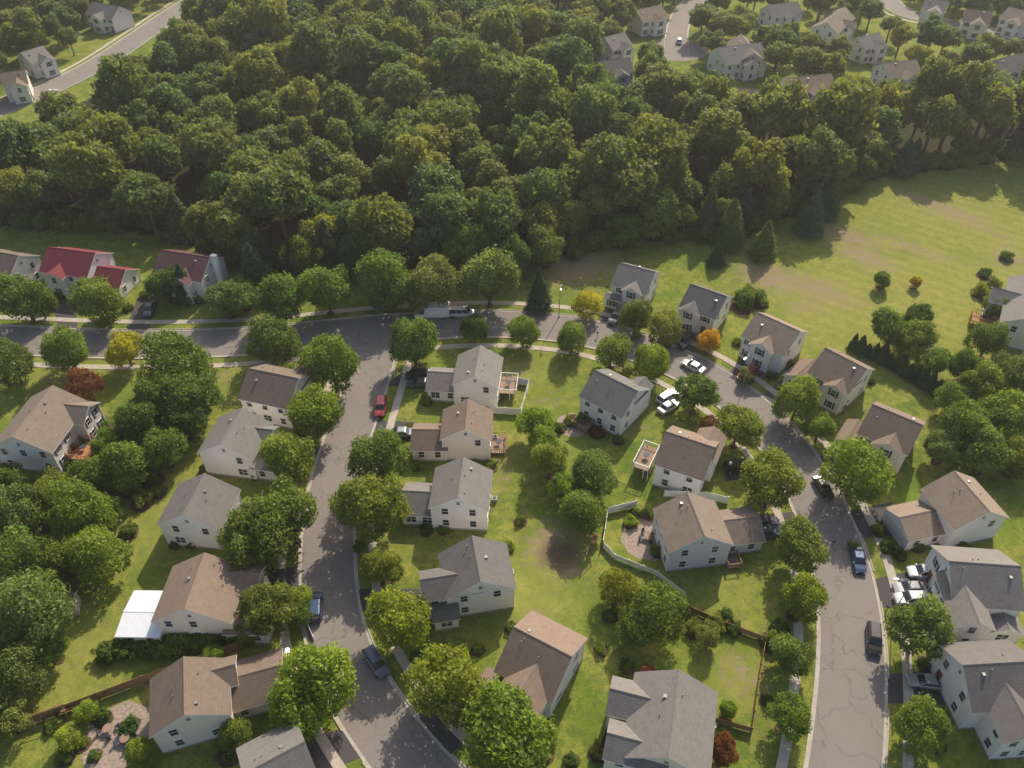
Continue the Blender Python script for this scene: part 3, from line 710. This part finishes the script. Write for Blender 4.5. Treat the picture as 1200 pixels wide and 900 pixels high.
for p in E:
    for k in range(2):
        x=p.x+random.uniform(-3,3); y=p.y+random.uniform(-1,5)
        addf(x,y,8+random.randrange(3),random.uniform(1.3,2.8))
    if random.random()<.35: addf(p.x+random.uniform(-2,2),p.y+random.uniform(0,3),random.choice((0,1,2,3,4,5,6,7)),random.uniform(2.4,3.8),.95)
me=bpy.data.meshes.new('forest'); me.from_pydata(fp,[],[])
a=me.attributes.new('idx','INT','POINT'); a.data.foreach_set('value',fi)
a=me.attributes.new('rotz','FLOAT','POINT'); a.data.foreach_set('value',fr_)
a=me.attributes.new('scl','FLOAT_VECTOR','POINT'); a.data.foreach_set('vector',np.array(fs_,dtype=np.float32).ravel())
fo=bpy.data.objects.new('forest',me); scene.collection.objects.link(fo)
ng=bpy.data.node_groups.new('forest_scatter','GeometryNodeTree')
ng.interface.new_socket('Geometry',in_out='INPUT',socket_type='NodeSocketGeometry'); ng.interface.new_socket('Geometry',in_out='OUTPUT',socket_type='NodeSocketGeometry')
gi=ng.nodes.new('NodeGroupInput'); go=ng.nodes.new('NodeGroupOutput')
ip=ng.nodes.new('GeometryNodeInstanceOnPoints'); ci=ng.nodes.new('GeometryNodeCollectionInfo'); ci.inputs['Collection'].default_value=bycol
ci.inputs['Separate Children'].default_value=True; ci.inputs['Reset Children'].default_value=True
def na(nm,t):
    x=ng.nodes.new('GeometryNodeInputNamedAttribute'); x.data_type=t; x.inputs['Name'].default_value=nm
    return [o_ for o_ in x.outputs if o_.enabled and o_.name=='Attribute'][0]
cx=ng.nodes.new('ShaderNodeCombineXYZ'); ng.links.new(na('rotz','FLOAT'),cx.inputs[2])
ip.inputs['Pick Instance'].default_value=True
ng.links.new(gi.outputs[0],ip.inputs['Points']); ng.links.new(ci.outputs[0],ip.inputs['Instance']); ng.links.new(na('idx','INT'),ip.inputs['Instance Index'])
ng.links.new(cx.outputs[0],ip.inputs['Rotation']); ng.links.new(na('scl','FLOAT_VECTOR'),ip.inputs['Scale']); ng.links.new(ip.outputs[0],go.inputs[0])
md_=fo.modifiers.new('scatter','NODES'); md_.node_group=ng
print('forest trees',len(fp))
# ---------------------------------------------------------------- vehicles
def vehicle_mesh(kind):
    b_=MB()
    L,Wd,belt,top={'sedan':(4.7,.9,.92,1.43),'suv':(4.8,.95,1.05,1.72),'van':(5.2,.98,1.1,2.0),'truck':(7.2,1.1,1.2,2.3)}[kind]
    h=L/2
    if kind=='sedan': st=[(-h,.74,.38,.72),(-h+.12,.85,.28,.90),(-h+.9,.9,.22,.95),(-.6,.9,.2,.93),(h-1.5,.9,.2,.92),(h-.6,.88,.22,.80),(h-.12,.8,.28,.66),(h,.66,.36,.56)]
    else: st=[(-h,.8,.42,.9),(-h+.1,.9,.32,belt),(-h+.9,Wd,.27,belt),(-.3,Wd,.26,belt),(h-1.4,Wd,.26,belt-.02),(h-.55,Wd*.97,.28,belt-.1),(h-.1,Wd*.9,.34,belt-.25),(h,Wd*.78,.42,belt-.36)]
    vs=[]
    for x,w_,zl,zb in st:
        vs+=[(x,-w_*.9,zl),(x,w_*.9,zl),(x,w_,zl+.16),(x,w_,zb-.12),(x,w_*.9,zb),(x,-w_*.9,zb),(x,-w_,zb-.12),(x,-w_,zl+.16)]
    fs=[]
    for i in range(len(st)-1):
        for j in range(8): fs.append((i*8+j,i*8+(j+1)%8,(i+1)*8+(j+1)%8,(i+1)*8+j))
    fs+=[tuple(range(8))[::-1],tuple(range((len(st)-1)*8,len(st)*8))]
    b_.add(vs,[k[::-1] for k in fs],0)
    cab={'sedan':(-h+.55,h-1.25,-h+1.25,h-2.1),'suv':(-h+.1,h-1.2,-h+.4,h-1.95),'van':(-h+.08,h-.9,-h+.2,h-1.6),'truck':(h-2.1,h-.35,h-2.05,h-.95)}[kind]
    x0,x1,t0,t1=cab; wb=Wd*.9; wt=Wd*.74; zb=belt-.03
    vs=[(x0,-wb,zb),(x1,-wb,zb),(x1,wb,zb),(x0,wb,zb),(t0,-wt,top-.06),(t1,-wt,top-.06),(t1,wt,top-.06),(t0,wt,top-.06)]
    b_.add(vs,[(0,1,5,4),(1,2,6,5),(2,3,7,6),(3,0,4,7)],1)
    b_.add([(t0-.05,-wt-.02,top-.07),(t1+.08,-wt-.02,top-.07),(t1+.08,wt+.02,top-.07),(t0-.05,wt+.02,top-.07),(t0+.12,-wt+.12,top),(t1-.1,-wt+.12,top),(t1-.1,wt-.12,top),(t0+.12,wt-.12,top)],
           [(0,1,5,4),(1,2,6,5),(2,3,7,6),(3,0,4,7),(4,5,6,7)],0)
    for i,j in((0,4),(1,5),(2,6),(3,7)): b_.cyl(vs[i],vs[j],.05,.045,5,0)
    for fx in(.38,.68):
        xa=x0+(x1-x0)*fx; xb=t0+(t1-t0)*fx
        for s in(-1,1): b_.cyl((xa,s*wb,zb),(xb,s*(wt),top-.06),.045,.04,5,0)
    if kind=='truck':
        b_.box(-h-.1,h-2.3,-1.15,1.15,.75,3.0,6); b_.box(-h-.12,-h-.08,-1.0,1.0,.9,2.85,5)
    for sx in(-h+.85,h-.9):
        for s in(-1,1):
            b_.cyl((sx,s*(Wd-.2),.33),(sx,s*(Wd+.02),.33),.33,.33,14,2); b_.cyl((sx,s*(Wd+.02),.33),(sx,s*(Wd+.035),.33),.2,.18,10,3)
    for s in(-1,1):
        zf=st[-2][3]-.2; b_.box(h-.22,h-.02,s*.6-.16,s*.6+.16,zf,zf+.14,4); b_.box(-h-.02,-h+.15,s*.66-.14,s*.66+.14,.62,.8,5)
        b_.box(x1-.25,x1-.08,*sorted((s*Wd,s*(Wd+.16))),belt,belt+.13,0)
    return b_.mesh(kind,['paint','cglass','tyre','rim','lamp','red','cover'])
VM={k:vehicle_mesh(k) for k in('sedan','suv','van','truck')}
def car(u,v,u2,v2,kind,col):
    p=P(u,v,.6); q=P(u2,v2,.6); d=q-p; o=bpy.data.objects.new({'sedan':'parked_car','suv':'parked_suv','van':'parked_van','truck':'box_truck'}[kind],VM[kind])
    scene.collection.objects.link(o); o.location=(p.x,p.y,.03); o.rotation_euler=(0,0,math.atan2(d.y,d.x)); o.color=(*col,1)
Wt=(.75,.75,.75);Bk=(.015,.015,.018);Sv=(.35,.36,.38);Bl=(.03,.07,.16);Rd=(.4,.025,.025);Gy=(.1,.1,.11)
for c_ in [(370,711,371,690,'suv',Bl),(441,776,452,793,'suv',(.06,.1,.16)),(446,477,444,490,'suv',Rd),(506,368,480,368,'truck',Wt),(541,367,560,367,'van',Wt),(965,571,975,586,'sedan',Bk),(1006,656,1010,675,'sedan',Bl),
 (1024,749,1025,770,'suv',Bk),(1085,799,1060,796,'sedan',Sv),(1083,671,1060,670,'suv',Wt),(1066,689,1050,689,'sedan',Sv),(1068,702,1050,702,'suv',Wt),(812,429,800,423,'sedan',Wt),(876,438,862,448,'suv',Rd),
 (722,372,712,384,'suv',Gy),(803,400,795,410,'suv',Bk),(865,547,890,546,'suv',Bk),(895,611,915,610,'sedan',Gy),(897,624,917,622,'suv',Bl),(315,675,340,673,'suv',(.08,.09,.1)),(320,773,340,766,'suv',Wt),(783,465,800,455,'suv',Wt),
 (784,476,800,466,'sedan',Wt),(490,440,470,440,'suv',Bk),(492,449,470,449,'sedan',Gy),(560,822,540,838,'suv',Bl),(468,507,450,507,'sedan',Sv),(1060,612,1040,612,'sedan',Gy),(175,362,170,375,'sedan',Gy),
 (60,108,90,94,'sedan',Wt),(1150,38,1170,43,'sedan',Sv),(796,48,798,30,'suv',Wt)]:
    car(*c_)
# ---------------------------------------------------------------- fences, lamps, patios
def fence(name,px,mt,h=1.6,gap=2.4):
    pts=[P(*p) for p in px]; e=empty(name,pts[0]); f1=MB()
    for a,b_ in zip(pts[:-1],pts[1:]):
        a=a-pts[0]; b_=b_-pts[0]; k=max(1,round((b_-a).length/gap))
        for i in range(k):
            p=a.lerp(b_,i/k); q=a.lerp(b_,(i+1)/k)
            f1.obox(p,q,.02,.08,h-.05,0); f1.obox(p,q,.035,h-.3,h-.2,0); f1.obox(p,q,.035,.25,.35,0)
            f1.box(p.x-.07,p.x+.07,p.y-.07,p.y+.07,0,h+.08,0)
        f1.box(b_.x-.071,b_.x+.071,b_.y-.071,b_.y+.071,0,h+.081,0)
    f1.obj('fence_panels',[mt],e)
fence('white_vinyl_fence',[(574,484),(610,486),(620,452),(600,448)],'vinyl')
fence('white_vinyl_fence',[(706,640),(712,602),(745,594)],'vinyl')
fence('white_vinyl_fence',[(706,640),(720,655),(770,675),(802,700)],'vinyl',1.2)
fence('white_vinyl_fence',[(778,582),(826,584),(852,590)],'vinyl')
fence('white_vinyl_fence',[(352,690),(352,712),(368,750)],'vinyl',1.0)
fence('wooden_fence',[(-60,885),(0,862),(90,830),(170,800),(290,757)],'fwood',1.8)
fence('wooden_fence',[(802,714),(850,735),(896,752),(888,800),(880,858),(832,845)],'fwood',1.3)
fence('wooden_fence',[(700,885),(712,850),(722,820)],'fwood',1.3)
def disc(name,u,v,rx,mt,z=.03,ry=None):
    c=P(u,v); mb=MB(); ry=ry or rx; k=28
    mb.add([(0,0,z)]+[(rx*math.cos(i*2*math.pi/k)*(1+.05*math.sin(i*2.3)),ry*math.sin(i*2*math.pi/k)*(1+.05*math.cos(i*1.7)),z) for i in range(k)],[(0,i+1,(i+1)%k+1) for i in range(k)])
    o=mb.obj(name,[mt]); o.location=(c.x,c.y,0); return o
disc('patio',758,632,3.9,'patio'); disc('patio',138,864,4.2,'patio',.03,4.6); disc('patio',672,498,3,'patio')
def furniture(u,v,umb=None):
    c=P(u,v,.03); e=empty('garden_table_set',c); b_=MB()
    b_.cyl((0,0,0),(0,0,.7),.05,.05,6,0); b_.cyl((0,0,.7),(0,0,.75),.6,.6,14,0)
    for i in range(4):
        a=i*math.pi/2+.4; x,y=1.05*math.cos(a),1.05*math.sin(a)
        b_.box(x-.23,x+.23,y-.23,y+.23,.4,.46,1); b_.obox((x+.24*math.cos(a)-.2*math.sin(a),y+.24*math.sin(a)+.2*math.cos(a)),(x+.24*math.cos(a)+.2*math.sin(a),y+.24*math.sin(a)-.2*math.cos(a)),.03,.0,.9,1)
        for dx in(-.2,.2):
            for dy in(-.2,.2): b_.box(x+dx-.02,x+dx+.02,y+dy-.02,y+dy+.02,0,.4,1)
    if umb: b_.cyl((0,0,.7),(0,0,2.3),.03,.03,6,1); b_.cyl((0,0,2.1),(0,0,2.65),1.4,.03,10,2,False)
    b_.obj('table_and_chairs',['wood','shut',umb or 'trim'],e)
furniture(758,630); furniture(128,856); furniture(148,868); furniture(672,496)
def playset(u,v,ang):
    c=P(u,v); e=empty('swing_set',c,ang); b_=MB()
    for x in(-1.8,1.8):
        for s in(-1,1): b_.cyl((x,s*1.0,0),(x,0,2.3),.06,.05,6,0)
    b_.cyl((-1.9,0,2.3),(1.9,0,2.3),.06,.06,6,0)
    for x in(-.9,.5):
        for dx in(-.22,.22): b_.cyl((x+dx,0,.5),(x+dx,0,2.3),.012,.012,4,1)
        b_.box(x-.24,x+.24,-.1,.1,.47,.51,1)
    b_.add([(1.9,-.3,1.3),(1.9,.3,1.3),(4.0,.3,.1),(4.0,-.3,.1)],[(0,3,2,1)],2); b_.box(1.3,1.9,-.35,.35,1.22,1.3,0)
    b_.obj('frame_swings_slide',['fwood','shut','r_red'],e)
playset(62,842,.4); playset(690,650,1.2)
def lamp(u,v,ang,hh=8.5):
    c=P(u,v); e=empty('street_lamp',c,ang); b_=MB()
    b_.cyl((0,0,0),(0,0,.5),.16,.13,10,0); b_.cyl((0,0,.5),(0,0,hh-.6),.09,.06,8,0); b_.cyl((0,0,hh-.6),(.6,0,hh),.055,.05,8,0); b_.cyl((.6,0,hh),(2.0,0,hh+.1),.05,.04,8,0)
    b_.box(1.9,2.7,-.16,.16,hh+.02,hh+.16,0); b_.box(2.0,2.6,-.12,.12,hh-.03,hh+.02,1); b_.obj('pole_and_head',['metal','lampg'],e)
lamp(128,386,3.6); lamp(655,372,-1.6); lamp(870,455,-2.3); lamp(1046,720,3.14); lamp(352,640,0.0)
for (u,v) in [(1038,716),(1046,800),(420,610),(700,395),(428,700),(975,640),(912,488)]:
    c=P(u,v); e=empty('mailbox',c,random.random()*3); b_=MB(); b_.box(-.05,.05,-.05,.05,0,1.0,0); b_.box(-.12,.12,-.25,.25,1.0,1.15,1); b_.cyl((0,-.25,1.15),(0,.25,1.15),.12,.12,8,1); b_.obj('post_and_box',['wood','shut'],e)
sh=MB(); rf=MB(); c=P(80,715); e=empty('garden_shed',c,.3); gable(sh,rf,-1.6,1.6,-1.2,1.2,2.1,'x',.7,0,0,1,.2); sh.box(-.5,.5,-1.24,-1.2,.05,1.9,1)
sh.obj('shed_walls',['w_pink','door'],e); rf.obj('shed_roof',['r_brown','trim'],e)
# ---------------------------------------------------------------- atmosphere (real thin morning haze)
m=bpy.data.materials.new('air_haze'); m.use_nodes=True; n=m.node_tree; n.nodes.clear()
out=n.nodes.new('ShaderNodeOutputMaterial'); vs_=n.nodes.new('ShaderNodeVolumeScatter'); vs_.inputs['Density'].default_value=.0002; vs_.inputs['Anisotropy'].default_value=.35; vs_.inputs['Color'].default_value=(1,.98,.95,1)
n.links.new(vs_.outputs[0],out.inputs['Volume']); M['haze']=m
b_=MB(); b_.box(-700,700,-60,900,-2,130,0); b_.obj('sky_haze',['haze'])
